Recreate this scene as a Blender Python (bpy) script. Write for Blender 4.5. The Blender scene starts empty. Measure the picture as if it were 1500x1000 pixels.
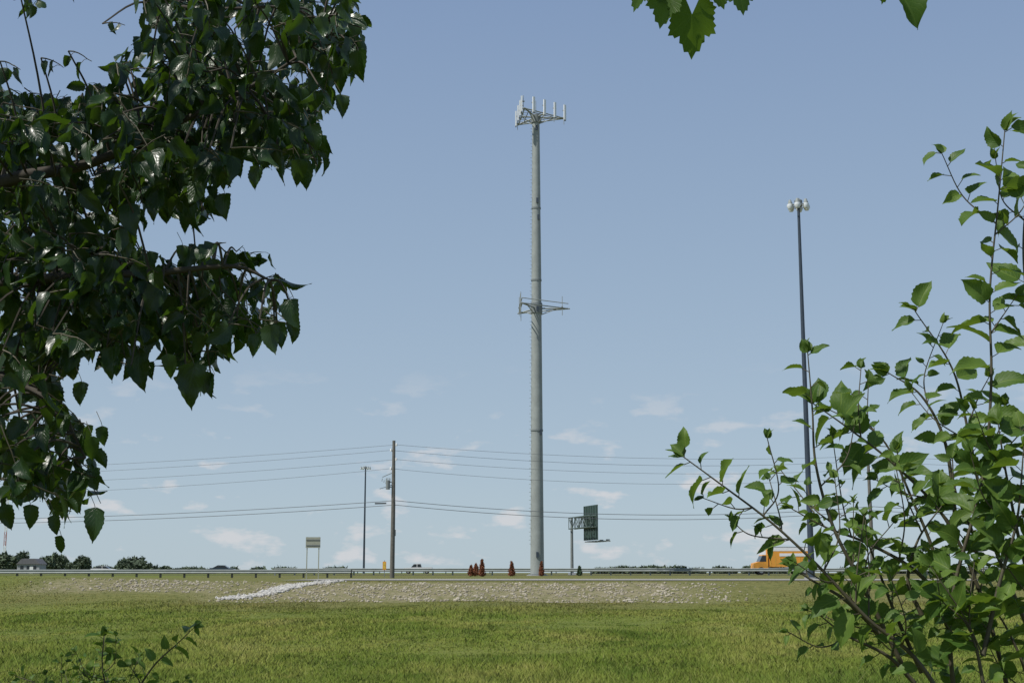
import bpy, math, random
import numpy as np
from mathutils import Vector, Matrix
random.seed(7); rng=np.random.default_rng(7)
scene=bpy.context.scene
EYE=1.7; F=2000.0; PITCH=math.atan(338/F)
cp,sp=math.cos(PITCH),math.sin(PITCH)
# ---------- survey helper: bearing/elevation read off the photo + real distance -> world metres
def pt(px,py,Y):
    a=(px-750)/F; b=(500-py)/F
    k=Y/(cp-b*sp)
    return np.array([a*k, Y, EYE+(sp+b*cp)*k])
def proj(p):
    x,y,z=p[0],p[1],p[2]-EYE
    d=y*cp+z*sp
    if d<=0.05: return (-9999,-9999)
    return (750+F*x/d, 500-F*(-y*sp+z*cp)/d)
# ---------- camera
cam=bpy.data.cameras.new("camera"); co=bpy.data.objects.new("camera",cam); scene.collection.objects.link(co)
co.location=(0,0,EYE); co.rotation_euler=(math.pi/2+PITCH,0,0)
cam.sensor_width=36; cam.lens=36*F/1500; cam.clip_end=9000; cam.clip_start=0.05
scene.camera=co
scene.view_settings.view_transform='Standard'; scene.view_settings.look='None'; scene.view_settings.exposure=0
# ---------- materials
def new_mat(name):
    m=bpy.data.materials.new(name); m.use_nodes=True
    nt=m.node_tree; b=nt.nodes["Principled BSDF"]; return m,nt,b
def mat(name,c,rough=.6,metal=0,var=.15,scale=3.0,c2=None,spec=.5):
    m,nt,b=new_mat(name)
    b.inputs['Roughness'].default_value=rough; b.inputs['Metallic'].default_value=metal
    b.inputs['Specular IOR Level'].default_value=spec
    tc=nt.nodes.new('ShaderNodeTexCoord'); n=nt.nodes.new('ShaderNodeTexNoise'); n.inputs['Scale'].default_value=scale
    n.inputs['Detail'].default_value=6; n.inputs['Roughness'].default_value=.65
    nt.links.new(tc.outputs['Object'],n.inputs['Vector'])
    r=nt.nodes.new('ShaderNodeValToRGB'); r.color_ramp.elements[0].position=.3; r.color_ramp.elements[1].position=.7
    if c2 is None: c2=tuple(x*(1+var) for x in c); c1=tuple(x*(1-var) for x in c)
    else: c1=c
    r.color_ramp.elements[0].color=(*c1,1); r.color_ramp.elements[1].color=(*c2,1)
    nt.links.new(n.outputs['Fac'],r.inputs['Fac']); nt.links.new(r.outputs['Color'],b.inputs['Base Color'])
    return m
M_galv=mat('galvanized_steel',(.27,.295,.285),.65,0,.14,1.2,spec=.3)
M_galv2=mat('galvanized_dark',(.18,.20,.20),.65,0,.15,2,spec=.3)
M_white=mat('white_plastic',(.72,.73,.72),.5,0,.05,4)
M_wood=mat('weathered_wood',(.125,.12,.105),.9,0,.25,5)
M_dark=mat('dark_steel',(.03,.045,.065),.5,0,.15,2)
M_wire=mat('wire_black',(.08,.09,.10),.6,0,.1,2)
M_asph=mat('asphalt',(.24,.235,.21),.9,0,.15,.6)
M_asph2=mat('asphalt_dark',(.07,.07,.07),.9,0,.15,.6)
M_paint=mat('road_paint',(.6,.59,.55),.7,0,.08,2)
M_yel=mat('road_paint_yellow',(.65,.42,.06),.7,0,.08,2)
M_orange=mat('orange_paint',(.70,.31,.04),.45,0,.08,1)
M_green=mat('sign_green',(.03,.06,.05),.5,0,.15,2)
M_rib=mat('sign_rib',(.07,.10,.09),.6,0,.15,2)
M_beige=mat('sign_back',(.30,.31,.24),.6,0,.1,3)
M_glass=mat('dark_glass',(.02,.025,.03),.1,0,.1,3)
M_rubber=mat('rubber',(.02,.02,.02),.9,0,.1,3)
M_carb=mat('car_paint_blue',(.03,.05,.07),.3,.2,.05,3)
M_carw=mat('car_paint_white',(.7,.7,.7),.3,0,.03,3)
M_red=mat('mast_red',(.40,.16,.14),.6,0,.1,3)
M_grey=mat('siding_grey',(.30,.31,.33),.8,0,.1,3)
M_roof=mat('shingles',(.12,.12,.13),.9,0,.2,3)
M_rock=mat('limestone_white',(.26,.25,.23),.9,0,.2,2,c2=(.50,.49,.45))
M_grav=mat('gravel_stone',(.20,.175,.125),.9,0,.2,.7,c2=(.44,.40,.31))
M_bark=mat('bark',(.045,.038,.028),.9,0,.3,30)
M_twig=mat('green_twig',(.06,.052,.028),.7,0,.3,20)
M_redsh=mat('russet_foliage',(.13,.045,.02),.8,0,.2,4,c2=(.25,.085,.035))
M_dkgr=mat('conifer_foliage',(.03,.06,.025),.8,0,.3,4)
M_far=mat('far_foliage',(.05,.075,.045),.9,0,.2,.35,c2=(.10,.13,.075))
M_lens=mat('lamp_cover',(.65,.68,.7),.3,0,.05,4)

def leaf_mat(name,c1,c2,tr,rough,trans=.3,spec=.5,vein=.45):
    m,nt,b=new_mat(name)
    L=nt.links
    g=nt.nodes.new('ShaderNodeNewGeometry')
    at=nt.nodes.new('ShaderNodeAttribute'); at.attribute_name='luv'
    sx=nt.nodes.new('ShaderNodeSeparateXYZ'); L.new(at.outputs['Vector'],sx.inputs[0])
    mix=nt.nodes.new('ShaderNodeMix'); mix.data_type='RGBA'
    mix.inputs['A'].default_value=(*c1,1); mix.inputs['B'].default_value=(*c2,1)
    L.new(sx.outputs['Z'],mix.inputs['Factor'])
    ab=nt.nodes.new('ShaderNodeMath'); ab.operation='ABSOLUTE'; L.new(sx.outputs['X'],ab.inputs[0])
    mr=nt.nodes.new('ShaderNodeMapRange'); mr.inputs['From Min'].default_value=0.03; mr.inputs['From Max'].default_value=.10
    mr.inputs['To Min'].default_value=1; mr.inputs['To Max'].default_value=0; L.new(ab.outputs[0],mr.inputs['Value'])
    m1=nt.nodes.new('ShaderNodeMath'); m1.operation='MULTIPLY_ADD'; L.new(ab.outputs[0],m1.inputs[0]); m1.inputs[1].default_value=-.45; L.new(sx.outputs['Y'],m1.inputs[2])
    m2=nt.nodes.new('ShaderNodeMath'); m2.operation='MULTIPLY'; L.new(m1.outputs[0],m2.inputs[0]); m2.inputs[1].default_value=44
    m3=nt.nodes.new('ShaderNodeMath'); m3.operation='SINE'; L.new(m2.outputs[0],m3.inputs[0])
    mr2=nt.nodes.new('ShaderNodeMapRange'); mr2.inputs['From Min'].default_value=.75; mr2.inputs['From Max'].default_value=1
    mr2.inputs['To Max'].default_value=.6; L.new(m3.outputs[0],mr2.inputs['Value'])
    mx=nt.nodes.new('ShaderNodeMath'); mx.operation='MAXIMUM'; L.new(mr.outputs[0],mx.inputs[0]); L.new(mr2.outputs[0],mx.inputs[1])
    ml=nt.nodes.new('ShaderNodeMath'); ml.operation='MULTIPLY'; L.new(mx.outputs[0],ml.inputs[0]); ml.inputs[1].default_value=vein
    mix2=nt.nodes.new('ShaderNodeMix'); mix2.data_type='RGBA'; L.new(ml.outputs[0],mix2.inputs['Factor'])
    L.new(mix.outputs['Result'],mix2.inputs['A']); mix2.inputs['B'].default_value=(c2[0]*1.9,c2[1]*1.6,c2[2]*1.8,1)
    mix3=nt.nodes.new('ShaderNodeMix'); mix3.data_type='RGBA'
    bf=nt.nodes.new('ShaderNodeMath'); bf.operation='MULTIPLY'; L.new(g.outputs['Backfacing'],bf.inputs[0]); bf.inputs[1].default_value=.4
    L.new(bf.outputs[0],mix3.inputs['Factor']); L.new(mix2.outputs['Result'],mix3.inputs['A']); mix3.inputs['B'].default_value=(c2[0]*1.5+.01,c2[1]*1.3+.01,c2[2]*1.5+.01,1)
    L.new(mix3.outputs['Result'],b.inputs['Base Color'])
    b.inputs['Roughness'].default_value=rough; b.inputs['Specular IOR Level'].default_value=spec
    bp=nt.nodes.new('ShaderNodeBump'); bp.inputs['Strength'].default_value=.35; bp.inputs['Distance'].default_value=.002
    L.new(mx.outputs[0],bp.inputs['Height']); bp.invert=True; L.new(bp.outputs[0],b.inputs['Normal'])
    t=nt.nodes.new('ShaderNodeBsdfTranslucent'); t.inputs['Color'].default_value=(*tr,1)
    ms=nt.nodes.new('ShaderNodeMixShader'); ms.inputs[0].default_value=trans
    L.new(b.outputs[0],ms.inputs[1]); L.new(t.outputs[0],ms.inputs[2])
    L.new(ms.outputs[0],nt.nodes['Material Output'].inputs['Surface'])
    return m
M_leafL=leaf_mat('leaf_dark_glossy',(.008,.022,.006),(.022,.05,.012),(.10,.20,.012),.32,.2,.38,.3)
M_leafR=leaf_mat('leaf_mulberry',(.035,.082,.013),(.10,.165,.028),(.20,.32,.03),.5,.26,.25)
M_leafM=leaf_mat('leaf_maple',(.03,.075,.012),(.06,.11,.02),(.16,.27,.02),.5,.4,.25)

# ---------- mesh builder
class MB:
    def __init__(s): s.v=[];s.f=[];s.m=[];s.mats=[];s.sm=[]
    def mi(s,m):
        if m not in s.mats: s.mats.append(m)
        return s.mats.index(m)
    def box(s,c,d,m,R=None):
        i=len(s.v); k=s.mi(m)
        for sx in(-1,1):
            for sy in(-1,1):
                for sz in(-1,1):
                    p=Vector((sx*d[0]/2,sy*d[1]/2,sz*d[2]/2))
                    if R is not None: p=R@p
                    s.v.append((c[0]+p.x,c[1]+p.y,c[2]+p.z))
        for q in((0,1,3,2),(4,6,7,5),(0,4,5,1),(2,3,7,6),(0,2,6,4),(1,5,7,3)):
            s.f.append([i+a for a in q]); s.m.append(k); s.sm.append(False)
    def path(s,P,r,m,n=6,cap=True):
        P=[Vector(p) for p in P]; k=s.mi(m)
        if not hasattr(r,'__len__'): r=[r]*len(P)
        i0=len(s.v); up=None
        for j,p in enumerate(P):
            t=(P[min(j+1,len(P)-1)]-P[max(j-1,0)])
            if t.length<1e-9: t=Vector((0,0,1))
            t.normalize()
            if up is None: up=Vector((0,0,1)) if abs(t.z)<.9 else Vector((1,0,0))
            a=t.cross(up)
            if a.length<1e-4: a=t.cross(Vector((1,.3,0)))
            a.normalize(); b=t.cross(a)
            for q in range(n):
                th=2*math.pi*q/n
                w=p+(a*math.cos(th)+b*math.sin(th))*r[j]
                s.v.append(tuple(w))
        for j in range(len(P)-1):
            for q in range(n):
                A=i0+j*n+q;B=i0+j*n+(q+1)%n
                s.f.append([A,B,B+n,A+n]); s.m.append(k); s.sm.append(n>4)
        if cap:   # separate cap vertices keep side shading clean
            for e,rev in((i0,False),(i0+(len(P)-1)*n,True)):
                j0=len(s.v)
                for q in range(n): s.v.append(s.v[e+q])
                ff=[j0+q for q in range(n)]
                s.f.append(ff[::-1] if rev else ff); s.m.append(k); s.sm.append(False)
    def prism(s,prof,y0,y1,m,xf=None):
        i=len(s.v);k=s.mi(m);n=len(prof)
        for y in(y0,y1):
            for (x,z) in prof: s.v.append((x,y,z))
        s.f.append([i+q for q in range(n)]);s.m.append(k);s.sm.append(False)
        s.f.append([i+n+q for q in range(n)][::-1]);s.m.append(k);s.sm.append(False)
        for q in range(n):
            a=i+q;b=i+(q+1)%n
            s.f.append([a,a+n,b+n,b]);s.m.append(k);s.sm.append(False)
    def obj(s,name,loc=(0,0,0),rz=0):
        me=bpy.data.meshes.new(name); me.from_pydata(s.v,[],s.f)
        for m in s.mats: me.materials.append(m)
        me.polygons.foreach_set('material_index',s.m); me.polygons.foreach_set('use_smooth',s.sm)
        me.update()
        o=bpy.data.objects.new(name,me); scene.collection.objects.link(o); o.location=loc; o.rotation_euler=(0,0,rz)
        return o
def np_obj(name,V,Fq,mats,smooth=True,attr=None):
    V=np.asarray(V,dtype=np.float32); Fq=np.asarray(Fq,dtype=np.int32); k=Fq.shape[1]
    me=bpy.data.meshes.new(name); me.vertices.add(len(V)); me.vertices.foreach_set('co',V.ravel())
    me.loops.add(Fq.size); me.loops.foreach_set('vertex_index',Fq.ravel())
    me.polygons.add(len(Fq)); me.polygons.foreach_set('loop_start',np.arange(0,Fq.size,k,dtype=np.int32))
    me.polygons.foreach_set('loop_total',np.full(len(Fq),k,dtype=np.int32))
    me.polygons.foreach_set('use_smooth',np.full(len(Fq),smooth))
    for m in mats: me.materials.append(m)
    if attr:
        for nm,(ty,dat) in attr.items():
            a=me.attributes.new(nm,ty,'POINT')
            a.data.foreach_set('vector' if ty=='FLOAT_VECTOR' else 'value',np.asarray(dat,dtype=np.float32).ravel())
    me.update(calc_edges=True); me.validate()
    o=bpy.data.objects.new(name,me); scene.collection.objects.link(o); return o
def crom(P,n=8):
    P=[np.array(p,float) for p in P]; Q=[2*P[0]-P[1]]+P+[2*P[-1]-P[-2]]; out=[]
    for i in range(1,len(Q)-2):
        for j in range(n):
            t=j/n
            out.append(.5*((2*Q[i])+(-Q[i-1]+Q[i+1])*t+(2*Q[i-1]-5*Q[i]+4*Q[i+1]-Q[i+2])*t*t+(-Q[i-1]+3*Q[i]-3*Q[i+1]+Q[i+2])*t**3))
    out.append(P[-1]); return out
def sst(a,b,x):
    t=np.clip((x-a)/(b-a),0,1); return t*t*(3-2*t)
# ---------- terrain
PY=[-80,0,20,45,62,72,81,83,106,126,300,600,8000]; PZ=[.05,0,0,-.1,0,.2,1.12,1.2,1.2,1.40,1.42,1.0,0.0]
def H(x,y):
    x=np.asarray(x,float); y=np.asarray(y,float)
    z=np.interp(y,PY,PZ)
    z=z+.26*sst(-16,-30,x)*sst(62,84,y)*(1-sst(92,106,y))
    w=(1-sst(66,80,y))*sst(8,20,y)
    z=z+w*(.05*np.sin(x*.33+y*.21)+.035*np.sin(x*.8-y*.5+1)+.03*np.sin(x*.15+2+y*.9))
    return z
def Hs(x,y): return float(H(x,y))
xs=np.concatenate([-np.geomspace(90,6000,16)[::-1],np.arange(-88,89,2.0),np.geomspace(90,6000,16)])
ys=np.concatenate([np.arange(-80,20,5.0),np.arange(20,160,1.0),np.arange(160,300,10.),np.geomspace(300,8000,24)])
X,Y=np.meshgrid(xs,ys); Z=H(X,Y); V=np.stack([X,Y,Z],-1).reshape(-1,3)
nx=len(xs); ny=len(ys)
I=(np.arange(ny-1)[:,None]*nx+np.arange(nx-1)[None]).ravel(); Fq=np.stack([I,I+1,I+1+nx,I+nx],-1)
def bare_f(x,y):
    wob=.9*np.sin(x*.7)+.6*np.sin(x*1.9+1)
    g=sst(-17,-12,x+wob)*(1-sst(8.5,13,x+wob))*sst(70.5,74.5,y+wob*.8)*(1-sst(80.0,82,y+wob*.3))
    d=.85*sst(-28,-24,x+wob)*(1-sst(-17,-14,x))*sst(74,77,y+wob)*(1-sst(80,83,y))
    r=.8*sst(14,18,x)*sst(57.0,59.5,y+wob*.8)*(1-sst(61,64,y+wob))
    return np.maximum(np.maximum(g,d),r)
def dry_f(x,y): return np.clip(sst(56,76,y+3*np.sin(x*.4)+2*np.sin(x*.13+2))*.85*(1-.85*sst(-24,-31,x)),0,1)
m,nt,b=new_mat('ground_grass'); L=nt.links; N=nt.nodes.new
tc=N('ShaderNodeTexCoord')
def noise(sc,det=6,vec=None,ro=.6):
    n=N('ShaderNodeTexNoise'); n.inputs['Scale'].default_value=sc; n.inputs['Detail'].default_value=det; n.inputs['Roughness'].default_value=ro
    L.new(vec or tc.outputs['Object'],n.inputs['Vector']); return n
def ramp(fac,els):
    r=N('ShaderNodeValToRGB'); 
    while len(r.color_ramp.elements)<len(els): r.color_ramp.elements.new(.5)
    for e,(p,c) in zip(r.color_ramp.elements,els): e.position=p; e.color=(*c,1)
    L.new(fac,r.inputs['Fac']); return r
def mixc(f,a,bb,ty='MIX'):
    x=N('ShaderNodeMix'); x.data_type='RGBA'; x.blend_type=ty
    if hasattr(f,'links') or hasattr(f,'is_linked'): L.new(f,x.inputs['Factor'])
    else: x.inputs['Factor'].default_value=f
    for k,v in(('A',a),('B',bb)):
        if isinstance(v,tuple): x.inputs[k].default_value=(*v,1)
        else: L.new(v,x.inputs[k])
    return x.outputs['Result']
n1=noise(.12,5); n2=noise(2.5,8); n3=noise(14,6)
g1=ramp(n1.outputs['Fac'],[(.35,(.08,.115,.022)),(.65,(.15,.17,.036))]).outputs['Color']
g2=ramp(n2.outputs['Fac'],[(.3,(.07,.095,.02)),(.7,(.17,.18,.045))]).outputs['Color']
gg=mixc(.5,g1,g2)
ad=N('ShaderNodeAttribute'); ad.attribute_name='dry'; ab_=N('ShaderNodeAttribute'); ab_.attribute_name='bare'
dryc=ramp(n2.outputs['Fac'],[(.3,(.075,.085,.026)),(.7,(.18,.165,.065))]).outputs['Color']
c=mixc(ad.outputs['Fac'],gg,dryc)
grc=ramp(n3.outputs['Fac'],[(.3,(.14,.12,.07)),(.7,(.31,.275,.185))]).outputs['Color']
mm=N('ShaderNodeMath'); mm.operation='MULTIPLY_ADD'; L.new(n2.outputs['Fac'],mm.inputs[0]); mm.inputs[1].default_value=3.2; mm.inputs[2].default_value=-1.0
m4=N('ShaderNodeMath'); m4.operation='MULTIPLY'; m4.use_clamp=True; L.new(mm.outputs[0],m4.inputs[0]); L.new(ab_.outputs['Fac'],m4.inputs[1]); 
c=mixc(m4.outputs[0],c,grc); L.new(c,b.inputs['Base Color']); b.inputs['Roughness'].default_value=1; b.inputs['Specular IOR Level'].default_value=.1
bp=N('ShaderNodeBump'); bp.inputs['Strength'].default_value=.8; bp.inputs['Distance'].default_value=.1; L.new(n2.outputs['Fac'],bp.inputs['Height']); L.new(bp.outputs[0],b.inputs['Normal'])
M_ground=m
np_obj('ground',V,Fq,[M_ground],True,{'bare':('FLOAT',bare_f(V[:,0],V[:,1])),'dry':('FLOAT',dry_f(V[:,0],V[:,1]))})
# ---------- grass blades (one object)
m,nt,b=new_mat('grass_blades'); L=nt.links; N=nt.nodes.new
tc=N('ShaderNodeTexCoord'); geo=N('ShaderNodeNewGeometry')
at=N('ShaderNodeAttribute'); at.attribute_name='gd'
mpx=N('ShaderNodeMapping'); mpx.inputs['Scale'].default_value=(1.0,.38,1); L.new(tc.outputs['Object'],mpx.inputs['Vector'])
n1=noise(.20,8,mpx.outputs[0],.68); n2=noise(.5,7,mpx.outputs[0],.7); n4=noise(.42,5,mpx.outputs[0],.6)
g1=ramp(n1.outputs['Fac'],[(.36,(.075,.135,.018)),(.48,(.145,.195,.030)),(.58,(.245,.255,.062)),(.68,(.31,.29,.10))]).outputs['Color']
g2=ramp(geo.outputs['Random Per Island'],[(0,(.08,.125,.02)),(.6,(.155,.20,.035)),(.9,(.25,.25,.07)),(1,(.37,.32,.17))]).outputs['Color']
c=mixc(.33,g1,g2); dk=ramp(n2.outputs['Fac'],[(.36,(.50,.60,.50)),(.48,(1,1,1))]).outputs['Color']
c=mixc(1.0,c,dk,'MULTIPLY')
dr=ramp(geo.outputs['Random Per Island'],[(0,(.09,.10,.028)),(1,(.23,.20,.08))]).outputs['Color']
drm=ramp(n4.outputs['Fac'],[(.4,(.75,.82,.72)),(.6,(1.12,1.05,1.1))]).outputs['Color']
dr=mixc(1.0,dr,drm,'MULTIPLY')
c=mixc(at.outputs['Fac'],c,dr)
L.new(c,b.inputs['Base Color']); b.inputs['Roughness'].default_value=.8; b.inputs['Specular IOR Level'].default_value=.1
vm=N('ShaderNodeVectorMath'); vm.operation='MULTIPLY_ADD'; L.new(geo.outputs['Normal'],vm.inputs[0]); vm.inputs[1].default_value=(.4,.4,.4); vm.inputs[2].default_value=(0,0,1)
vn=N('ShaderNodeVectorMath'); vn.operation='NORMALIZE'; L.new(vm.outputs[0],vn.inputs[0]); L.new(vn.outputs[0],b.inputs['Normal'])
t=N('ShaderNodeBsdfTranslucent'); L.new(c,t.inputs['Color']); ms=N('ShaderNodeMixShader'); ms.inputs[0].default_value=.15
L.new(b.outputs[0],ms.inputs[1]); L.new(t.outputs[0],ms.inputs[2]); L.new(ms.outputs[0],nt.nodes['Material Output'].inputs['Surface'])
M_gr=m
NB=680000
u=rng.random(NB); yy=17*np.exp(u*math.log(90/17))
xx=(rng.random(NB)-.5)*yy*.95
clump=np.sin(xx*1.3+np.sin(yy*.9)*2)*np.sin(yy*1.1+np.sin(xx*.7)*2)
big=np.sin(xx*.31+yy*.12+1)*np.sin(yy*.23-xx*.11)
keep=rng.random(NB)>bare_f(xx,yy)*.9
keep&=~((yy>82)&(xx>-30))
xx=xx[keep];yy=yy[keep];clump=clump[keep];big=big[keep];n=len(xx)
hgt=(.03+.08*rng.random(n)**1.5)*(1+.25*clump+.5*big)*(1-.5*sst(60,75,yy)); hgt*=np.where(rng.random(n)<.015,2.0,1)
wid=.005+.00034*yy
ang=rng.random(n)*math.pi; dx=np.cos(ang)*wid; dy=np.sin(ang)*wid
la=rng.random(n)*2*math.pi; ll=hgt*(.3+1.0*rng.random(n)); zz=H(xx,yy)-.01
V=np.zeros((n,3,3)); V[:,0]=np.stack([xx-dx,yy-dy,zz],-1); V[:,1]=np.stack([xx+dx,yy+dy,zz],-1)
V[:,2]=np.stack([xx+np.cos(la)*ll,yy+np.sin(la)*ll,zz+hgt],-1)
nz_=np.cross(V[:,1]-V[:,0],V[:,2]-V[:,0])[:,2]<0
V[nz_]=V[nz_][:,[1,0,2]]
np_obj('grass',V.reshape(-1,3),np.arange(n*3).reshape(-1,3),[M_gr],False,{'gd':('FLOAT',np.repeat(dry_f(xx,yy),3))})
# ---------- rocks
def ico():
    import bmesh
    bm=bmesh.new(); bmesh.ops.create_icosphere(bm,subdivisions=1,radius=1)
    v=np.array([tuple(q.co) for q in bm.verts]); f=np.array([[w.index for w in q.verts] for q in bm.faces]); bm.free(); return v,f
iv,iff=ico()
def rocks(name,P,S,mt):
    n=len(P); V=np.repeat(iv[None],n,0)*(1+.35*(rng.random((n,len(iv),1))-.5))
    V=V*(S[:,None,None]*(.6+.6*rng.random((n,1,3)))); V[:,:,2]*=.7
    a=rng.random(n)*6.28; c,s=np.cos(a)[:,None],np.sin(a)[:,None]
    x=V[:,:,0]*c-V[:,:,1]*s; y=V[:,:,0]*s+V[:,:,1]*c
    V=np.stack([x,y,V[:,:,2]],-1)+P[:,None,:]
    Fq=(iff[None]+np.arange(n)[:,None,None]*len(iv)).reshape(-1,3)
    np_obj(name,V.reshape(-1,3),Fq,[mt],False)
t=rng.random(800); cx=-15.1+4.5*t+.35*np.sin(t*7); cy=73+8.7*t
px_=cx+rng.normal(0,.30,800); py_=cy+rng.normal(0,.25,800)
rocks('riprap_drain',np.stack([px_,py_,H(px_,py_)+.03],-1),.05+.11*rng.random(800),M_rock)
n=5600; gx=rng.uniform(-14,11.5,n)+rng.normal(0,1,n); gy=71.5+9.2*rng.random(n)**1.0
k=rng.random(n)<(.08+.92*np.clip(np.sin(gx*1.7+gy)*np.sin(gx*.6-gy*.8)*.6+.5,0,1)); gx=gx[k];gy=gy[k]
n2_=800; gx=np.r_[gx,rng.normal(-20,2.6,n2_)]; gy=np.r_[gy,rng.uniform(76,82,n2_)]
rocks('gravel',np.stack([gx,gy,H(gx,gy)+.02],-1),.025+.09*rng.random(len(gx))**2.2,M_grav)
# ---------- roads
def road(name,y0,y1,x0,x1,mt,lines=()):
    s=MB()
    def strip(a,bq,dz,mm):
        xs_=list(np.arange(x0,x1+1,4.0))
        k=s.mi(mm)
        for i in range(len(xs_)-1):
            j=len(s.v)
            for (x,y) in((xs_[i],a),(xs_[i+1],a),(xs_[i+1],bq),(xs_[i],bq)): s.v.append((x,y,Hs(60,y)+dz))
            s.f.append([j,j+1,j+2,j+3]); s.m.append(k); s.sm.append(False)
    yy_=np.linspace(y0,y1,4)
    for i in range(3): strip(yy_[i],yy_[i+1],.04,mt)
    for (yl,mm) in lines: strip(yl-.08,yl+.08,.046,mm)
    return s.obj(name)
road('frontage_road',84,103,-14,400,M_asph,[(84.6,M_paint),(93.4,M_yel),(93.7,M_yel),(102.4,M_paint)])
road('highway_ramp',143,153,-300,400,M_asph2,[(143.6,M_paint),(152.4,M_yel)])
road('highway',256,285,-400,500,M_asph2,[(257,M_paint),(270,M_yel),(284,M_paint)])
# ---------- guardrails
def guard(name,x0,x1,y0,y1,sp=1.9,h=.72,post=M_galv2):
    s=MB(); n=int(abs(x1-x0)/sp)
    P=[]
    for i in range(n+1):
        t=i/n; x=x0+(x1-x0)*t; y=y0+(y1-y0)*t; z=Hs(x,y)
        s.box((x,y+.16,z+h/2-.02),(.15,.16,h),post); s.box((x,y+.05,z+h-.17),(.12,.12,.3),post); P.append((x,y,z))
    k=s.mi(M_galv); prof=[(.0,0),(-.06,.05),(-.02,.13),(-.02,.18),(-.06,.26),(0,.31)]
    j=len(s.v)
    for (x,y,z) in P:
        for (a,q) in prof: s.v.append((x,y+a-.02,z+h-.33+q))
    for i in range(n):
        for q in range(5):
            a=j+i*6+q; s.f.append([a,a+6,a+7,a+1]); s.m.append(k); s.sm.append(False)
    return s.obj(name)
guard('guardrail',-60,-13.2,113,113.5,1.9,.68,M_wood)
guard('guardrail',-24,90,140,140,2.0,.74)
guard('guardrail',-140,60,251,251,4,.75)
# ---------- monopole tower
def loc(px,Yd): 
    p=pt(px,842,Yd); return p[0]
s=MB(); tx=loc(787,130); ty=130; tz=Hs(tx,ty)-.05; top=EYE+.346*130-.3
secs=[(0,.66),(.305,.575),(.63,.49),(.79,.44),(1,.38)]
Ht=top-tz
def rad(t): return float(np.interp(t,[a for a,_ in secs],[r for _,r in secs]))
for i in range(len(secs)-1):
    t0,t1=secs[i][0],secs[i+1][0]
    s.path([(tx,ty,tz+Ht*t0),(tx,ty,tz+Ht*(t1)+.0)],[rad(t0),rad(t1)-.015],M_galv,14)
    if i<3: s.path([(tx,ty,tz+Ht*t1-.10),(tx,ty,tz+Ht*t1+.06)],[rad(t1)+.035,rad(t1)+.03],M_galv2,14)
s.path([(tx,ty,tz),(tx,ty,tz+.12)],[1.0,1.0],M_grey,16); s.path([(tx,ty,tz+.12),(tx,ty,tz+.22)],[.85,.85],M_galv2,16)
for i in range(110):   # climbing pegs
    z=tz+3+i*(Ht-4)/110; r=rad((z-tz)/Ht); a=math.radians(188 if i%2 else 205)
    s.path([(tx+math.cos(a)*r*.9,ty+math.sin(a)*r*.9,z),(tx+math.cos(a)*(r+.16),ty+math.sin(a)*(r+.16),z)],.018,M_galv2,4)
for z,a in((Ht*.79-1.0,-60),(Ht*.805,-75),(Ht*.97,-80),(2,-90),(Ht*.565,-80),(Ht*.30,-50)):
    r=rad(z/Ht); a=math.radians(a); s.box((tx+math.cos(a)*r,ty+math.sin(a)*r,tz+z),(.22,.16,.5),M_dark)
def platform(zc,phi,R,ants,heavy):
    vs=[]
    for k in range(3):
        a=math.radians(phi+120*k); vs.append(np.array([tx+R*math.cos(a),ty+R*math.sin(a),zc]))
    c=np.array([tx,ty,zc])
    for k in range(3):
        a=vs[k]; b_=vs[(k+1)%3]; d=(b_-a)/np.linalg.norm(b_-a); mid=(a+b_)/2
        s.path([a-d*.15,b_+d*.15],.06,M_galv,6)
        if heavy:
            s.path([c,mid],.08,M_galv,6); s.path([c-[0,0,.9],mid],.045,M_galv,5)
            o=(c-mid)/np.linalg.norm(c-mid); 
            s.path([a+o*.5+d*.85+[0,0,.03],b_+o*.5-d*.85+[0,0,.03]],.04,M_galv2,4)
            for q in np.linspace(.15,.85,6):
                p=a+(b_-a)*q; s.path([p+[0,0,.05],p+o*.5+[0,0,.05]],.025,M_galv2,4)
        else:
            if k!=1: s.path([a+[0,0,.5],b_+[0,0,.5]],.045,M_galv,5)
            for q in (.0,.2,.4):
                if k==2: s.path([a+(b_-a)*q,a+(b_-a)*(q+.15)+[0,0,.5]],.03,M_galv,4)
        s.path([c,a],.08,M_galv,6); s.path([c-[0,0,.8],c*.35+a*.65],.05,M_galv,5)
        out=(mid-c)/np.linalg.norm(mid-c); ang=math.atan2(out[1],out[0])
        for q in ants[k]:
            p=a+(b_-a)*q+out*.12
            if heavy:
                s.path([p-[0,0,.7],p+[0,0,1.35]],.032,M_galv,6)
                R_=Matrix.Rotation(ang,3,'Z')
                pp=p+out*.16+[0,0,.5]
                s.box(pp,(.12,.24,1.55),M_white,R_); s.box(pp+[0,0,-.83],(.10,.18,.1),M_galv2,R_)
                s.box(p+[0,0,0],(.25,.12,.1),M_galv2,R_); s.box(p+[0,0,.75],(.25,.12,.1),M_galv2,R_)
            else:
                s.path([p-[0,0,.75],p+[0,0,1.1]],.035,M_galv,6); s.box(p+[0,0,.05],(.16,.16,.12),M_galv2)
zt=top-.15
platform(zt,-113,2.9,[(.18,.45,.71,.96),(),(.08,.42,.72,.97)],True)
zl=EYE+.194*130
platform(zl,-117,3.1,[(.85,),(.97,),(.5,.8,.97)],False)
s.path([(tx,ty,zl-.5),(tx,ty,zl+.5)],[rad(.58)+.07]*2,M_galv2,12); s.path([(tx,ty,zt-.6),(tx,ty,zt+.2)],[.47]*2,M_galv2,12)
s.path([(tx,ty,zt+.2),(tx,ty,zt+1.7)],.03,M_galv,5)
s.obj('cell_tower')
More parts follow.
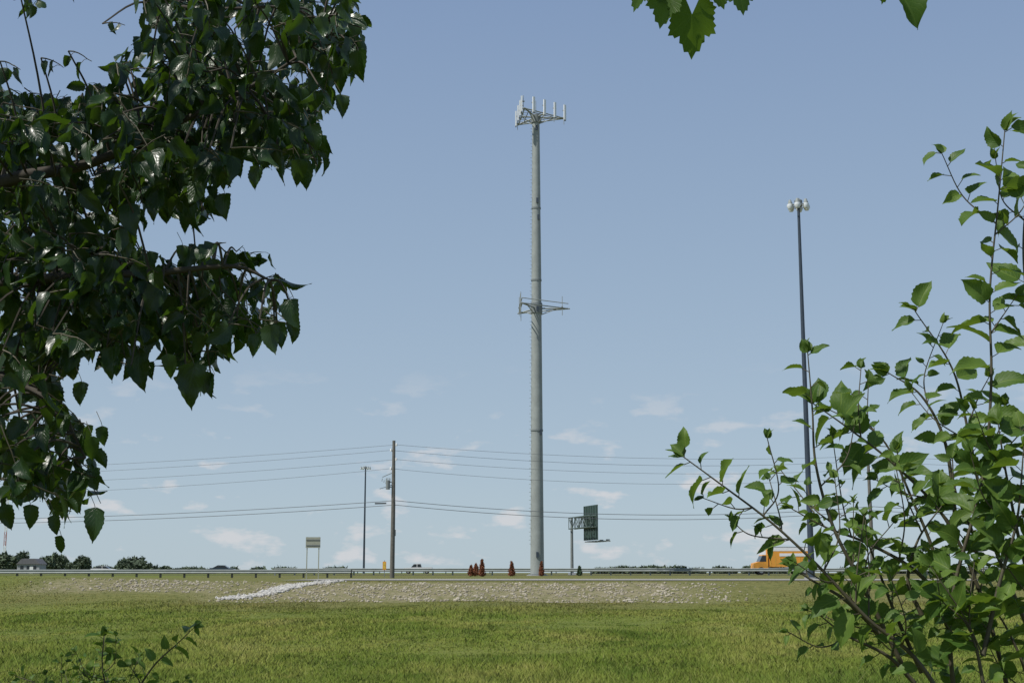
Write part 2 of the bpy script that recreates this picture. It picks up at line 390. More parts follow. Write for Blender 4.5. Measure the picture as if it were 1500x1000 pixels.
# ---------- high-mast lights
def highmast(px,Yd,pytop,r0,r1,ring):
    s=MB(); T=pt(px,pytop,Yd); x,y,zT=T; z0=Hs(x,y)
    s.path([(0,0,0),(0,0,.12)],.6,M_grey,12); s.path([(0,0,.1),(0,0,(zT-z0)*.5),(0,0,zT-z0)],[r0,(r0+r1)/2,r1],M_dark,10)
    h=zT-z0; s.path([(0,0,h-.15),(0,0,h+.35)],.32,M_galv2,10); s.path([(0,0,h+.35),(0,0,h+.55)],[.3,.05],M_galv2,10)
    R=ring; P=[(R*math.cos(i*math.pi/8),R*math.sin(i*math.pi/8),h-.1) for i in range(17)]
    s.path(P,.04,M_galv2,5)
    for i in range(6):
        a=math.radians(12+60*i); c=(math.cos(a)*R,math.sin(a)*R)
        s.path([(0,0,h),(c[0],c[1],h-.1)],.035,M_galv2,5)
        s.path([(c[0],c[1],h+.35),(c[0],c[1],h+.1),(c[0],c[1],h-.02)],[.10,.17,.18],M_galv,8)
        s.path([(c[0],c[1],h-.02),(c[0],c[1],h-.2),(c[0],c[1],h-.42)],[.24,.27,.16],M_lens,10)
    return s.obj('high_mast_light',(T[0],T[1],z0))
highmast(1169.5,107,300,.25,.11,.72)
highmast(535.5,370,685,.30,.18,1.2)
# ---------- utility poles & wires
def upole(px,Yd,pytop,gear):
    T=pt(px,pytop,Yd); x,y=T[0],T[1]; z0=Hs(x,y); h=T[2]-z0; s=MB()
    s.path([(0,0,0),(0.02,0,h*.5),(0,0,h)],[.19,.165,.125],M_wood,9)
    A=[(.22,h-.35),(-.22,h-.8),(.22,h-1.55),(-.22,h-2.3),(.16,h-4.9),(.16,h-5.25)]
    for (d,z) in A[:4]:
        s.path([(0,0,z-.12),(d,-.05,z-.02)],.04,M_galv2,5); s.path([(d,-.05,z-.1),(d,-.05,z+.02),(d,-.05,z+.14)],[.07,.08,.04],M_white,7)
    if gear:
        s.path([(-.42,-.2,h-4.0),(-.42,-.2,h-3.3)],.17,M_galv2,10); s.box((-.2,-.1,h-3.4),(.3,.08,.08),M_galv2); s.box((-.2,-.1,h-3.8),(.3,.08,.08),M_galv2)
        for q in(-.5,-.34): s.path([(q,-.2,h-3.3),(q,-.2,h-3.05)],[.05,.03],M_galv,6)
        s.path([(0,0,h-2.6),(-.9,-.1,h-3.0)],.03,M_galv2,5)
        for i in range(5):
            q=-.25-.16*i; s.path([(q,-.1,h-3.1-.14*(i%2)),(q-.04,-.1,h-3.75+.1*i)],.022,M_galv2,4)
        s.path([(0,0,h-3.6),(-1.1,-.1,h-3.95)],.025,M_wire,4)
        s.box((.21,0,h-7.5),(.1,.12,.5),M_galv2); s.path([(.18,0,0),(.17,0,h-5)],.025,M_galv2,4)
    s.obj('utility_pole',(x,y,z0))
    return [np.array([x+d,y-.05,z0+z]) for d,z in A]
A=upole(577,112,645,True); B=upole(1271,124,662,False); C=upole(-330,141,688,False); D=upole(1990,132,664,False)
s=MB()
for P0s,P1s,sg in((A,C,(.6,.75,.8,1.0,.7,.75)),(A,B,(.65,.8,.75,.9,.95,1.0)),(B,D,(.6,.7,.7,.8,.8,.8))):
    for i,(p,q) in enumerate(zip(P0s,P1s)):
        P=[]
        for k in range(25):
            t=k/24; P.append(p+(q-p)*t-np.array([0,0,4*sg[i]*t*(1-t)]))
        s.path(P,.012 if i<4 else .022,M_wire,4)
q=A[4]; s.path([q+[-1.6,-.3,-.25],q+[-.7,-.1,-.22]],.07,M_wire,6)
s.obj('power_lines')
# ---------- gantry sign
s=MB(); g=pt(838,838,165); x0=g[0]; y0=165; z0=Hs(x0,y0)
hh=pt(838,757,165)[2]
s.path([(x0,y0,z0),(x0,y0,hh)],[.2,.15],M_galv2,10); s.box((x0,y0,z0+.1),(.9,.9,.3),M_grey)
a0=np.array([x0,y0,hh-.1]); a1=np.array([x0+2.15,y0-7.5,hh-.1]); dd=(a1-a0)/np.linalg.norm(a1-a0)
for dz in(0,-1.3):
    for off in(-.35,.35): s.path([a0+[off,0,dz],a1+[off,0,dz]],.075,M_rib,6)
for i in range(7):
    p=a0+(a1-a0)*i/6
    for off in(-.35,.35):
        s.path([p+[off,0,0],p+[off,0,-1.3]],.045,M_rib,5)
        if i<6: s.path([p+[off,0,-1.3 if i%2 else 0],a0+(a1-a0)*(i+1)/6+[off,0,0 if i%2 else -1.3]],.045,M_rib,5)
ang=math.atan2(dd[1],dd[0]); R_=Matrix.Rotation(ang,3,'Z'); nrm=np.array([-dd[1],dd[0],0])
pc=a0+(a1-a0)*.68+nrm*.55+[0,0,-.75]
s.box(pc,(4.9,.06,4.0),M_green,R_); 
for i in range(6):
    p=pc-nrm*.06+dd*(-2.1+i*.84); s.box(p,(.06,.1,3.9),M_rib,R_)
for dz in(-1.95,1.95): s.box(pc+nrm*.04+[0,0,dz],(4.9,.06,.08),M_paint,R_)
for w in(.35,.9,1.5): s.path([pc+nrm*w-dd*2.4+[0,0,-2.1],pc+nrm*w+dd*2.4+[0,0,-2.1]],.04,M_galv,5)
for i in range(5):
    p=pc+dd*(-2.2+i*1.1); s.path([p+[0,0,-2.15],p+nrm*1.6+[0,0,-2.15]],.05,M_galv,5)
    if i in(1,3): s.box(p+nrm*1.7+[0,0,-2.0],(.5,.3,.2),M_galv,R_)
s.obj('overhead_highway_sign')
# ---------- two-post sign seen from the back
s=MB(); p=pt(457.5,842,101); zb=Hs(p[0],p[1]); zt_=pt(457,786,101)[2]-zb
for dx_ in(-.43,.43): s.box((dx_,.05,zt_/2),(.07,.05,zt_),M_beige)
s.box((0,0,zt_-.40),(1.06,.03,.78),M_beige); s.box((0,-.035,zt_-.2),(1.0,.03,.05),M_galv2); s.box((0,-.035,zt_-.6),(1.0,.03,.05),M_galv2)
s.obj('road_sign',(p[0],p[1],zb),.06)
s=MB(); p=pt(563,840,118); zb=Hs(p[0],p[1])
s.box((0,0,.7),(.06,.06,1.4),M_galv2); s.box((0,-.05,.95),(.30,.03,.7),M_orange); s.box((0,-.07,.95),(.2,.01,.5),M_yel)
s.obj('construction_sign',(p[0],p[1],zb))
# ---------- vehicles
def wheels(s,xs_,w,r):
    for x in xs_:
        for y in(-w,w):
            s.path([(x,y-.12,r),(x,y+.12,r)],r,M_rubber,14); s.path([(x,y-.13,r),(x,y+.13,r)],r*.55,M_galv,10)
def car(name,px,Yd,paint,kind,rz=0):
    s=MB(); p=pt(px,838,Yd)
    if kind=='sedan':
        s.prism([(-2.3,.3),(2.25,.3),(2.3,.62),(2.2,.78),(1.2,.92),(-1.5,.98),(-2.2,.95),(-2.32,.6)],-.88,.88,paint)
        s.prism([(1.25,.9),(.45,1.38),(-.85,1.42),(-1.75,.97)],-.74,.74,M_glass); s.prism([(.48,1.385),(-.85,1.43),(-.95,1.46),(.4,1.44)],-.72,.72,paint)
        s.box((-.15,0,1.17),(.08,1.5,.46),paint); s.box((2.28,-.6,.66),(.06,.35,.14),M_lens); s.box((2.28,.6,.66),(.06,.35,.14),M_lens)
        wheels(s,(-1.4,1.42),.8,.32)
    else:
        s.prism([(-2.7,.45),(2.6,.45),(2.65,.9),(2.5,1.08),(1.2,1.18),(-2.7,1.18)],-.95,.95,paint)
        s.prism([(1.25,1.16),(.7,1.75),(-.55,1.78),(-.75,1.18)],-.8,.8,M_glass); s.prism([(.72,1.74),(-.55,1.77),(-.5,1.84),(.65,1.82)],-.8,.8,paint)
        s.box((.1,0,1.48),(.1,1.66,.6),paint); s.box((-2.72,0,.6),(.1,1.8,.2),M_galv); s.box((2.7,0,.6),(.1,1.8,.2),M_galv)
        s.box((-1.7,0,1.19),(1.8,1.6,.02),M_dark)
        wheels(s,(-1.7,1.75),.85,.38)
    return s.obj(name,(p[0],p[1],Hs(p[0],p[1])+.05),rz)
# these stand on the highway shoulder
car('sedan_car',326,258,M_carb,'sedan').location.z+=.12; car('pickup_truck',612,258,M_carw,'pickup',math.pi)
car('sedan_car',152,258,M_carw,'sedan')
s=MB(); p=pt(1146,838,149)
s.box((.75,0,2.05),(4.9,2.4,2.25),M_orange); s.box((.9,0,3.02),(4.4,2.42,.46),M_white); s.box((1.2,-1.22,2.35),(3.4,.03,.35),M_white)
s.box((.75,0,3.275),(4.96,2.46,.05),M_galv); 
for i in range(9): s.box((-1.6+i*.59,-1.215,1.6),(.04,.03,1.2),M_yel)
s.prism([(-3.6,.55),(-1.85,.55),(-1.85,2.35),(-2.5,2.35),(-2.85,1.55),(-3.55,1.35)],-1.1,1.1,M_orange)
s.prism([(-2.88,1.56),(-2.55,2.25),(-2.1,2.25),(-2.1,1.56)],-1.115,1.115,M_glass); s.box((-3.63,0,.6),(.12,2.2,.25),M_galv)
s.box((.0,0,.75),(6.0,.9,.25),M_dark); s.box((3.25,0,.6),(.1,2.2,.2),M_galv); wheels(s,(-2.7,1.6,2.5),1.0,.46)
o=s.obj('box_truck',(p[0],149,Hs(p[0],149)+.05)); o.scale=(.9,.9,.9)
# ---------- conical shrubs
def cone_shrub(name,px,Yd,h,w,mt):
    p=pt(px,840,Yd); z0=Hs(p[0],p[1]); n=900
    t=rng.random(n); rr=w*(1-t)**.8*(.45+.6*rng.random(n))*np.clip(t*8+.4,0,1); a=rng.random(n)*6.283
    C=np.stack([rr*np.cos(a),rr*np.sin(a),.05+t*h],-1); 
    V=C[:,None,:]+rng.normal(0,.055,(n,3,3)); V[:,2,2]+=.09
    o=np_obj(name,V.reshape(-1,3),np.arange(3*n).reshape(-1,3),[mt],False)
    o.location=(p[0],p[1],z0)
for px,Yd,h,w in((690,122,.85,.3),(697,124,1.0,.33),(706,121,1.35,.34),(749.5,123,1.2,.33)): cone_shrub('conical_shrub',px,Yd,h,w,M_redsh)
cone_shrub('conical_shrub',793,124,1.15,.25,M_redsh); cone_shrub('evergreen_shrub',849,126,.75,.27,M_dkgr)
# ---------- distant trees, house, mast
Vt=[]
def far_tree(px,pyt,Yd,wpx):
    p=pt(px,838,Yd); tp=pt(px,pyt,Yd)[2]; z0=Hs(p[0],p[1]); h=tp-z0; w=wpx/F*Yd/2
    for k in range(9):
        c=np.array([p[0]+rng.uniform(-.6,.6)*w,p[1]+rng.uniform(-.6,.6)*w,z0+h*rng.uniform(.3,.75)])
        n=170; d=rng.normal(0,1,(n,3)); d/=np.linalg.norm(d,axis=1)[:,None]
        C=c+d*np.array([w*.5,w*.5,h*.28])*(.6+.5*rng.random((n,1)))
        Vt.append(C[:,None,:]+rng.normal(0,.0011*Yd,(n,3,3)))
for a in((8,811,420,26),(22,806,420,28),(35,820,420,18),(70,815,400,30),(84,812,400,28),(118,815,380,28),(105,826,380,16),(190,817,340,40),(204,821,340,32),(180,823,340,24),(225,831,340,14),(242,832,340,12),(150,830,400,30),(275,833,500,16)): far_tree(*a)
for i in range(60): far_tree(rng.uniform(880,1560),rng.uniform(831,835),900,rng.uniform(14,34))
for i in range(22): far_tree(rng.uniform(-60,520),rng.uniform(832,836),900,rng.uniform(14,34))
Vt=np.concatenate(Vt); np_obj('distant_trees',Vt.reshape(-1,3),np.arange(len(Vt)*3).reshape(-1,3),[M_far],False)
s=MB(); p=pt(46,838,350)
s.box((0,0,1.1),(5.6,5,2.6),M_grey); s.prism([(-3,2.4),(3,2.4),(1.6,3.8),(-1.6,3.8)],-2.8,2.8,M_roof)
for q in(-1.6,0,1.6): s.box((q,-2.52,1.5),(.8,.06,1.0),M_glass)
s.box((.8,-2.53,.8),(.9,.05,2.0),M_white)
s.obj('grey_house',(p[0],350,Hs(p[0],350)))
s=MB(); p=pt(5,838,600); hh=pt(5,688,600)[2]-Hs(p[0],600); z=0;i=0;leg=[(-.5,-.3),(.5,-.3),(0,.55)]
while z<hh-1:
    z2=z+3; mt=M_red if (i//2)%2==0 else M_white
    for k in range(3):
        a=leg[k];b2=leg[(k+1)%3]; s.path([(a[0],a[1],z),(a[0],a[1],z2)],.11,mt,4); s.path([(a[0],a[1],z),(b2[0],b2[1],z2)],.06,mt,4); s.path([(a[0],a[1],z2),(b2[0],b2[1],z2)],.06,mt,4)
    z=z2;i+=1
s.obj('radio_mast',(p[0],600,Hs(p[0],600)))
# ---------- leaves
def leaf_template(kind,seed):
    r=np.random.default_rng(seed); V=[];U=[];Fq=[]
    if kind in('ovate','serrate'):
        nl=14; cr=[-1,-.55,0,.55,1]
        fold=r.uniform(.15,.7); curl=r.uniform(.05,.8); wv=r.uniform(.02,.07); ph=r.uniform(0,6); tw=r.uniform(-.8,.8); sk=r.uniform(-.09,.09)
        wmax=.32 if kind=='ovate' else .36
        for i in range(nl+1):
            t=i/nl
            if kind=='ovate':   # broad base, long drawn-out tip
                w=wmax*min(1,(t/.12)**.6 if t>0 else 0)*(1 if t<.3 else max(0,math.cos((t-.3)/.7*math.pi/2))**1.05)
                if t>.86: w=wmax*.16*(1-t)/.14+.002
            else:
                w=wmax*(math.sin(math.pi*min(1,t**.62))**.85 if 0<t<1 else 0)
                if t>.8: w*=.8
            if i%2: w*=.90
            if t==0: w=.03
            if t==1: w=.002
            for c in cr:
                x=c*w; yb=t+(-.05*abs(c) if t<.2 else 0); z=abs(x)*fold-curl*t*t*.5+wv*math.sin(9*t+ph+(1.5 if c>0 else 0))*abs(c)
                a=tw*t; V.append((x*math.cos(a)+sk*math.sin(t*3),yb,z+x*math.sin(a))); U.append((c,t))
        for i in range(nl):
            for j in range(4):
                a=i*5+j; Fq.append((a,a+1,a+6,a+5))
    else:
        n=48; lob=[(0,1.08,.30),(50,.80,.26),(-50,.80,.26),(105,.66,.24),(-105,.66,.24)]
        fold=r.uniform(.05,.25); curl=r.uniform(.1,.5); ph=r.uniform(0,6)
        for ring in(0,.35,.7,1.0):
            for i in range(n+1):
                th=-155+310*i/n; R=.60
                for (c,l,w) in lob: R=max(R,.5+(l-.5)*max(0,1-abs(th-c)/(w*150)))
                if ring==1 and i%2: R*=.90
                R*=.58; a=math.radians(th); x=R*ring*math.sin(a); y=.34+R*ring*math.cos(a)
                V.append((x,y,abs(x)*fold-curl*y*y*.4+.04*math.sin(x*9+ph)*ring)); U.append((math.sin(math.radians(th)*3.6)*.9+.1,.01))
        for k in range(3):
            for i in range(n):
                a=k*(n+1)+i; Fq.append((a,a+1,a+n+2,a+n+1))
    return np.array(V,float),np.array(U,float),np.array(Fq)
TPL={k:[leaf_template(k,s_+10) for s_ in range(14)] for k in('ovate','serrate','maple')}
class Leaves:
    def __init__(s): s.V=[];s.U=[];s.F=[];s.n=0
    def add(s,base,d,nrm,size,kind,tone=None,wid=1.0):
        V,U,Fq=TPL[kind][random.randrange(14)]
        d=d/np.linalg.norm(d); x=np.cross(d,nrm); 
        if np.linalg.norm(x)<1e-3: x=np.cross(d,[.3,.8,.1])
        x/=np.linalg.norm(x); z=np.cross(x,d)
        P=base+size*(V[:,:1]*x*wid+V[:,1:2]*d+V[:,2:3]*z)
        s.V.append(P); tn=random.random()**1.3 if tone is None else tone
        s.U.append(np.concatenate([U,np.full((len(U),1),tn)],1)); s.F.append(Fq+s.n); s.n+=len(V)
    def obj(s,name,mt):
        V=np.concatenate(s.V);return np_obj(name,V,np.concatenate(s.F),[mt],True,{'luv':('FLOAT_VECTOR',np.concatenate(s.U))})
def rv(): 
    v=rng.normal(0,1,3); return v/np.linalg.norm(v)
def inpoly(x,y,P):
    c=False;n=len(P);j=n-1
    for i in range(n):
        if (P[i][1]>y)!=(P[j][1]>y) and x<(P[j][0]-P[i][0])*(y-P[i][1])/(P[j][1]-P[i][1]+1e-9)+P[i][0]: c=not c
        j=i
    return c
def empty(name,loc=(0,0,0)):
    e=bpy.data.objects.new(name,None); scene.collection.objects.link(e); e.location=loc; return e
# ----- big tree on the left
tree=empty('broadleaf_tree'); Lf=Leaves(); W=MB()
TX,TY=-2.55,4.0
W.path([(TX,TY,-.05),(TX+.03,TY,.4),(TX,TY+.03,1.2),(TX+.08,TY,2.4),(TX+.02,TY,3.6),(TX+.15,TY,5.2)],[.22,.16,.14,.12,.09,.03],M_bark,14)
limbs=[]
def limb(pts,r0,r1):
    P=crom(pts,7); W.path(P,list(np.linspace(r0**.5,r1**.5,len(P))**2),M_bark,7); limbs.append(np.array(P)); return P
limb([(TX,TY,1.9),pt(-150,340,3.9),pt(0,268,3.7),pt(130,240,3.7),pt(240,190,3.6),pt(380,120,3.5),pt(470,60,3.5)],.035,.003)
limb([(TX,TY,2.6),pt(-100,40,4.2),pt(100,-30,4.0),pt(260,10,3.9),pt(430,10,3.7)],.03,.003)
limb([(TX,TY,1.6),pt(-120,470,3.8),pt(60,410,3.6),pt(220,400,3.5),pt(340,390,3.5),pt(395,410,3.5)],.03,.003)
limb([(TX,TY,1.4),pt(-100,580,3.9),pt(20,560,3.8),pt(90,610,3.7),pt(125,670,3.7)],.025,.003)
limb([(TX,TY,2.0),pt(-60,330,4.4),pt(80,310,4.3),pt(200,250,4.2),pt(320,200,4.1)],.025,.003)
limb([(TX,TY,3.2),(-2.0,4,3.7),(-1.5,3.8,3.95),(-1.0,3.4,4.05)],.05,.01)
limb([(TX,TY,3.6),(-2.3,3.2,4.0),(-2.0,2.6,4.2)],.04,.01)
allp=np.concatenate(limbs)
P1=[(195,-30),(505,-30),(535,45),(530,90),(505,130),(485,140),(462,205),(478,240),(445,258),(400,245),(350,230),(328,280),(305,340),(255,325),(218,290),(190,340),(0,350),(-60,350),(-60,110),(50,125),(110,135),(150,115),(185,75),(215,45)]
P2=[(-60,320),(165,330),(200,355),(240,372),(290,352),(340,355),(398,372),(432,430),(430,480),(395,500),(355,490),(325,520),(310,570),(268,570),(232,500),(215,550),(185,540),(150,545),(125,510),(100,550),(75,575),(135,625),(125,660),(150,690),(150,750),(105,755),(85,775),(65,735),(30,730),(0,740),(-60,740)]
def inside(p): 
    e=proj(p); return inpoly(e[0],e[1],P1) or inpoly(e[0],e[1],P2)
def twig(c,dr,ln,nl,size,kind='ovate',link=True,clip=False):
    if link:
        i=np.argmin(((allp-c)**2).sum(1)); q=allp[i]; md=(q+c)/2+np.array([0,0,.03])
        if not clip or (np.linalg.norm(q-c)<.35 and inside((q+md)/2) and inside(md) and inside((c+md)/2)):
            P=crom([q,md,c],4); W.path(P,list(np.linspace(.004,.0022,len(P))),M_bark,4,False)
    P=[c]
    d=dr.copy()
    for k in range(5): d=d+np.array([0,0,-.12])+rng.normal(0,.1,3); d/=np.linalg.norm(d); P.append(P[-1]+d*ln/5)
    if clip:
        m_=1
        while m_<len(P) and inside(P[m_]): m_+=1
        if m_<2: return
        if m_<len(P): P=P[:m_]; nl=max(1,int(nl*m_/6))
    W.path(P,list(np.linspace(.0022,.001,len(P))),M_twig,4,False)
    ns=len(P)-1
    for k in range(nl):
        t=(k+.6)/nl*ns; j=min(ns-1,int(t)); p=P[j]+(P[j+1]-P[j])*(t-j)
        o=rv(); o[2]=abs(o[2])*.3-.1; pet=p+o*rng.uniform(.015,.04)+np.array([0,0,-.01])
        if clip and not inside(pet+np.array([0,0,-.035])): continue
        W.path([p,(p+pet)/2+[0,0,.004],pet],.0009,M_twig,3,False)
        ld=o*rng.uniform(.2,1.1)+np.array([0,0,-1.0])*rng.uniform(.35,1.3)+rng.normal(0,.2,3)
        n_=rv()+np.array([0,-.3,.6]); Lf.add(pet,ld,n_,size*rng.uniform(.6,1.2),kind,None,rng.uniform(.8,1.15))
cnt=0
while cnt<640:
    px=rng.uniform(-60,540);py=rng.uniform(-30,780)
    if not(inpoly(px,py,P1) or inpoly(px,py,P2)): continue
    Yd=rng.uniform(3.3,4.9); c=pt(px,py,Yd)
    dr=np.array([rng.uniform(-.1,1),rng.uniform(-.6,.6),rng.uniform(-.5,.3)]); dr/=np.linalg.norm(dr)
    twig(c,dr,rng.uniform(.12,.22),7,.072,clip=True); cnt+=1
for px,py,Yd,n_ in((60,85,3.6,3),(30,-5,3.5,4),(100,75,3.6,2),(150,35,3.7,2),(0,90,3.6,3),(20,0,3.6,3)):
    twig(pt(px,py,Yd),np.array([.5,0,.1]),.07,n_,.05)
for px,py,sz in((232,280,.09),(285,290,.10),(268,360,.05),(500,140,.06),(470,200,.07),(455,185,.07),(525,75,.08),(380,245,.06),(350,225,.07),(405,475,.07),(285,535,.11),(205,520,.1),(165,510,.09),(330,490,.08),(90,785,.05),(140,745,.08),(80,755,.05),(5,740,.07),(135,640,.06),(150,625,.05),(515,25,.07),(190,300,.09),(425,440,.08),(245,520,.06),(330,285,.07),(310,380,.06),(500,100,.07),(440,130,.07),(440,235,.07),(120,560,.06),(45,740,.06),(270,545,.08),(425,470,.06),(375,490,.06)):
    p=pt(px,py,rng.uniform(3.2,3.7)); Lf.add(p,np.array([rng.uniform(-.2,.4),rng.uniform(-.2,.2),-1]),np.array([rng.uniform(-.5,.5),-1,.3]),sz,'ovate'); W.path([p+[-.02,.01,.04],p+[-.004,0,.012],p],.0009,M_twig,3,False)
# rest of the crown (above and left of view), added to shade visible leaves
cnt=0
while cnt<230:
    c=np.array([rng.uniform(-3.9,-.75),rng.uniform(2.2,5.6),rng.uniform(1.8,5.3)])
    if ((c[0]+2.3)/1.7)**2+((c[1]-3.9)/1.8)**2+((c[2]-3.5)/1.9)**2>1: continue
    q=proj(c)
    if q[0]>-110 and q[1]>-110 and q[0]<1700: continue
    dr=rv(); twig(c,dr,.2,7,.10,link=(cnt%3==0 and c[2]>3.6)); cnt+=1
# maple-like overhanging sprays
LM=Leaves(); B0=crom([(TX+.1,TY,4.2),(-1.4,3.6,4.0),(-.3,3.2,3.55),(.25,3.0,3.22),(.6,3.0,3.14),(1.05,3.0,3.10)],8)
W.path(B0,list(np.linspace(.03,.004,len(B0))),M_bark,6)
b0=np.array(B0)
for px,py,sz,rx in((1013,-15,.165,.06),(985,-28,.12,-.3),(955,-38,.10,-.6),(1078,-40,.11,.15),(1040,-36,.09,.4),(965,-30,.08,.6),(1312,-20,.115,.5),(1300,-34,.07,-.2),(1098,-32,.05,.6)):
    p=pt(px,py,3.0); q=b0[np.argmin(((b0-p)**2).sum(1))]
    W.path([q,(p+q)/2+[0,0,.01],p],.0015,M_twig,4,False)
    LM.add(p,np.array([rx,rng.uniform(-.1,.3),-1]),np.array([rng.uniform(-.5,.5),-1,.35]),sz,'maple' if px not in(1312,) else 'serrate')
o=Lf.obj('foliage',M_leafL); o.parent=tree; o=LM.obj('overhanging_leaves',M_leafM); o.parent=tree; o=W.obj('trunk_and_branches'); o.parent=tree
# ----- shrub on the right
shrub=empty('mulberry_shrub'); Lf2=Leaves(); W2=MB()
def leafy(P,spacing,s0,s1,start=0.0,twr=.0,r0=.0055,r1=.0012,side=0.0):
    P=crom(P,8); W2.path(P,list(np.linspace(r0,r1,len(P))),M_twig,6,False)
    P=np.array(P); seg=np.linalg.norm(np.diff(P,axis=0),axis=1); cum=np.r_[0,np.cumsum(seg)]; T=cum[-1]
    s_=start*T; k=0
    while s_<T:
        p=np.array([np.interp(s_,cum,P[:,i]) for i in range(3)]); q=np.array([np.interp(min(T,s_+.02),cum,P[:,i]) for i in range(3)])
        tg=q-p+1e-6; tg/=np.linalg.norm(tg); f=s_/T
        a=np.cross(tg,[0,1,0]); a/=np.linalg.norm(a)+1e-9; b_=np.cross(tg,a)
        th=k*math.pi+rng.normal(0,.6); lat=a*math.cos(th)+b_*math.sin(th)*.8
        o=lat*.9+tg*.55; pet=p+o*rng.uniform(.008,.022)
        W2.path([p,pet],.0011,M_twig,3,False)
        sz=(s0+(s1-s0)*f)*rng.choice([.6,.8,.95,1.05,1.2])*rng.uniform(.9,1.1)
        ld=lat*.9+tg*.45+np.array([0,0,-.25])+rng.normal(0,.25,3)
        nr=np.array([-.45,-.5,.9])+rng.normal(0,.45,3)
        Lf2.add(pet,ld,nr,sz,'serrate',None,rng.uniform(.85,1.1))
        if side and rng.random()<side and f<.85:
            dd_=lat*.8+tg*.5+np.array([0,0,.25]); ln=rng.uniform(.08,.18)
            leafy([p,p+dd_*ln*.5+rng.normal(0,.01,3),p+dd_*ln+np.array([0,0,.03])],.03,s0*.75,s0*.55,.2,0,.002,.001,0)
        s_+=spacing*rng.uniform(.6,1.4); k+=1
    for _ in range(3): Lf2.add(P[-1],(P[-1]-P[-3])/np.linalg.norm(P[-1]-P[-3])+rng.normal(0,.4,3),np.array([-.2,-.5,1])+rng.normal(0,.3,3),s1*.7,'serrate')
def S(pts,d,*a,**k): leafy([pt(x,y,d) for x,y in pts],*a,**k)
base=[(1.05,3.0,0),(1.0,3.0,.7),(.99,3.0,1.3)]
W2.path(base,[.03,.022,.014],M_bark,8); W2.path([(1.08,3.02,0),(1.12,3.05,.8),(1.16,3.08,1.45)],[.025,.018,.012],M_bark,8); W2.path([(1.02,2.96,0),(1.03,2.85,.8),(.98,2.8,1.3)],[.022,.015,.009],M_bark,8)
S([(1410,1110),(1392,950),(1400,850),(1440,700),(1452,560),(1450,430),(1462,300),(1472,190)],3.0,.029,.076,.066,.1,side=.12)
S([(1440,1130),(1350,975),(1270,905),(1200,830),(1130,765),(1060,712),(1000,668)],2.85,.026,.056,.056,.15,side=.24)
S([(1490,1060),(1440,880),(1385,760),(1310,680),(1240,625),(1190,590)],3.1,.032,.072,.07,.15,side=.16)
S([(1510,930),(1450,780),(1420,640),(1395,540),(1340,455)],3.2,.030,.072,.058,.1,side=.12)
S([(1330,990),(1265,860),(1220,770),(1195,680),(1190,600),(1183,515)],3.0,.032,.058,.046,.2,side=.2)
S([(1550,1000),(1500,820),(1475,700),(1462,620)],2.95,.026,.08,.07,.0,side=.28)
S([(1580,760),(1530,560),(1505,440),(1500,330),(1520,190)],3.2,.032,.072,.064,.0,side=.15)
S([(1400,900),(1340,835),(1270,795),(1210,772),(1160,745)],3.05,.026,.058,.044,.1,side=.3)
S([(1350,985),(1312,900),(1285,830),(1262,770)],3.1,.027,.058,.048,.1,side=.3)
S([(1405,930),(1372,820),(1340,740),(1290,640),(1215,600)],3.25,.036,.072,.06,.1,side=.14)
S([(1440,960),(1465,850),(1490,760),(1500,650)],2.9,.028,.08,.07,0,side=.28)
S([(1400,760),(1385,650),(1350,580),(1300,545)],3.3,.032,.068,.062,.1,side=.12)
S([(1450,1100),(1440,1000),(1420,920),(1380,880)],2.9,.026,.06,.055,0,side=.28)
S([(1300,940),(1240,880),(1190,850),(1160,830)],3.0,.026,.055,.044,.1,side=.22)
S([(1500,1100),(1505,1000),(1480,930),(1450,880)],3.05,.026,.06,.055,0,side=.28)
S([(1420,880),(1430,800),(1400,720),(1395,670)],3.15,.03,.068,.06,0,side=.25)
S([(1350,900),(1330,850),(1345,790),(1380,740)],3.05,.03,.062,.055,0,side=.25)
S([(1340,1000),(1300,960),(1240,930),(1200,900)],2.95,.03,.05,.042,.2,side=.2)
o=Lf2.obj('leaves',M_leafR); o.parent=shrub; o=W2.obj('stems'); o.parent=shrub
# ----- small sapling lower left
sap=empty('sapling'); Lf2=Leaves(); W2=MB()
g0=pt(190,1100,5.2)
W2.path([(g0[0],5.2,0),(g0[0],5.2,g0[2])],[.012,.007],M_bark,6)
S([(190,1100),(160,1020),(150,975),(152,930)],5.2,.017,.06,.05,.3,side=.35)
S([(190,1100),(200,1020),(225,975),(262,940),(285,918)],5.2,.028,.06,.055,.3,side=.08)
S([(190,1100),(150,1040),(128,990)],5.2,.022,.06,.05,.3,side=.35)
S([(190,1100),(215,1050),(205,1000),(190,975)],5.2,.026,.055,.05,.3,side=.2)
S([(190,1100),(100,1040),(60,1005),(20,988)],5.3,.018,.05,.04,.3,side=.35)
o=Lf2.obj('leaves',M_leafR); o.parent=sap; o=W2.obj('stems'); o.parent=sap
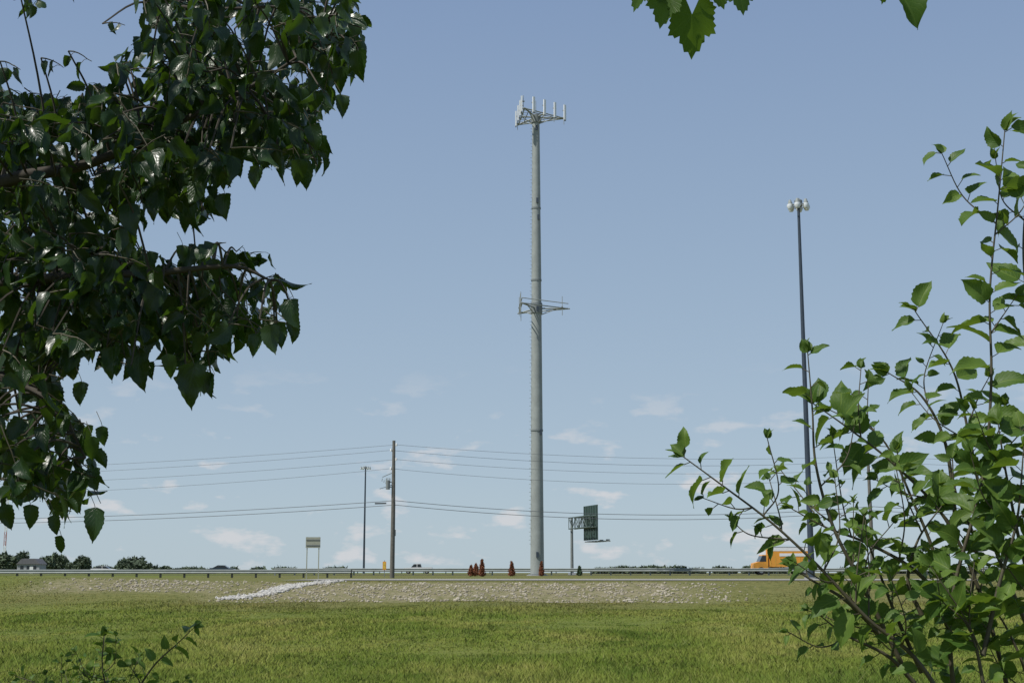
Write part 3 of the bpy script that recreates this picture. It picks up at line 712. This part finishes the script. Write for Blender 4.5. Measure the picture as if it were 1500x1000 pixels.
# ---------- light
sd=Vector((-.78,-.52,0)).normalized(); el=math.radians(56)
D_=Vector((sd.x*math.cos(el),sd.y*math.cos(el),math.sin(el)))
sun=bpy.data.lights.new('sun','SUN'); sun.energy=4.9; sun.angle=math.radians(.53); sun.color=(1,.96,.89)
so=bpy.data.objects.new('sun',sun); scene.collection.objects.link(so); so.rotation_euler=D_.to_track_quat('Z','Y').to_euler()
w=bpy.data.worlds.new('World'); scene.world=w; w.use_nodes=True; nt=w.node_tree; L=nt.links; N=nt.nodes.new
bg=nt.nodes['Background']; sky=N('ShaderNodeTexSky'); sky.sky_type='NISHITA'; sky.sun_disc=False; sky.sun_elevation=el; sky.sun_rotation=math.atan2(sd.x,sd.y)
sky.air_density=1.0; sky.dust_density=.6; sky.ozone_density=1.0; sky.altitude=200
bg.inputs['Strength'].default_value=.10
tc=N('ShaderNodeTexCoord'); sep=N('ShaderNodeSeparateXYZ'); L.new(tc.outputs['Generated'],sep.inputs[0])
# summer haze: pale towards the horizon
hz=ramp(sep.outputs['Z'],[(0.0,(.44,.555,.64)),(.08,(.395,.505,.62)),(.22,(.325,.435,.58)),(.42,(.23,.33,.52)),(1.0,(.12,.20,.38))])
hs=N('ShaderNodeVectorMath'); hs.operation='SCALE'; hs.inputs['Scale'].default_value=10; L.new(hz.outputs['Color'],hs.inputs[0])
base_sky=mixc(.85,sky.outputs[0],hs.outputs[0])
mp=N('ShaderNodeMapping'); mp.inputs['Scale'].default_value=(20,20,56); mp.inputs['Location'].default_value=(3.1,0.7,.3); L.new(tc.outputs['Generated'],mp.inputs['Vector'])
nz=noise(1.0,10,mp.outputs[0],.55)
cr=ramp(nz.outputs['Fac'],[(.575,(0,0,0)),(.67,(1,1,1))])
mr=N('ShaderNodeMapRange'); L.new(sep.outputs['Z'],mr.inputs['Value']); mr.inputs['From Min'].default_value=.15; mr.inputs['From Max'].default_value=.07; mr.inputs['To Min'].default_value=0; mr.inputs['To Max'].default_value=.75
mu=N('ShaderNodeMath'); mu.operation='MULTIPLY'; L.new(cr.outputs['Color'],mu.inputs[0]); L.new(mr.outputs[0],mu.inputs[1])
c=mixc(mu.outputs[0],base_sky,(6.6,6.6,6.8))
L.new(c,bg.inputs['Color'])
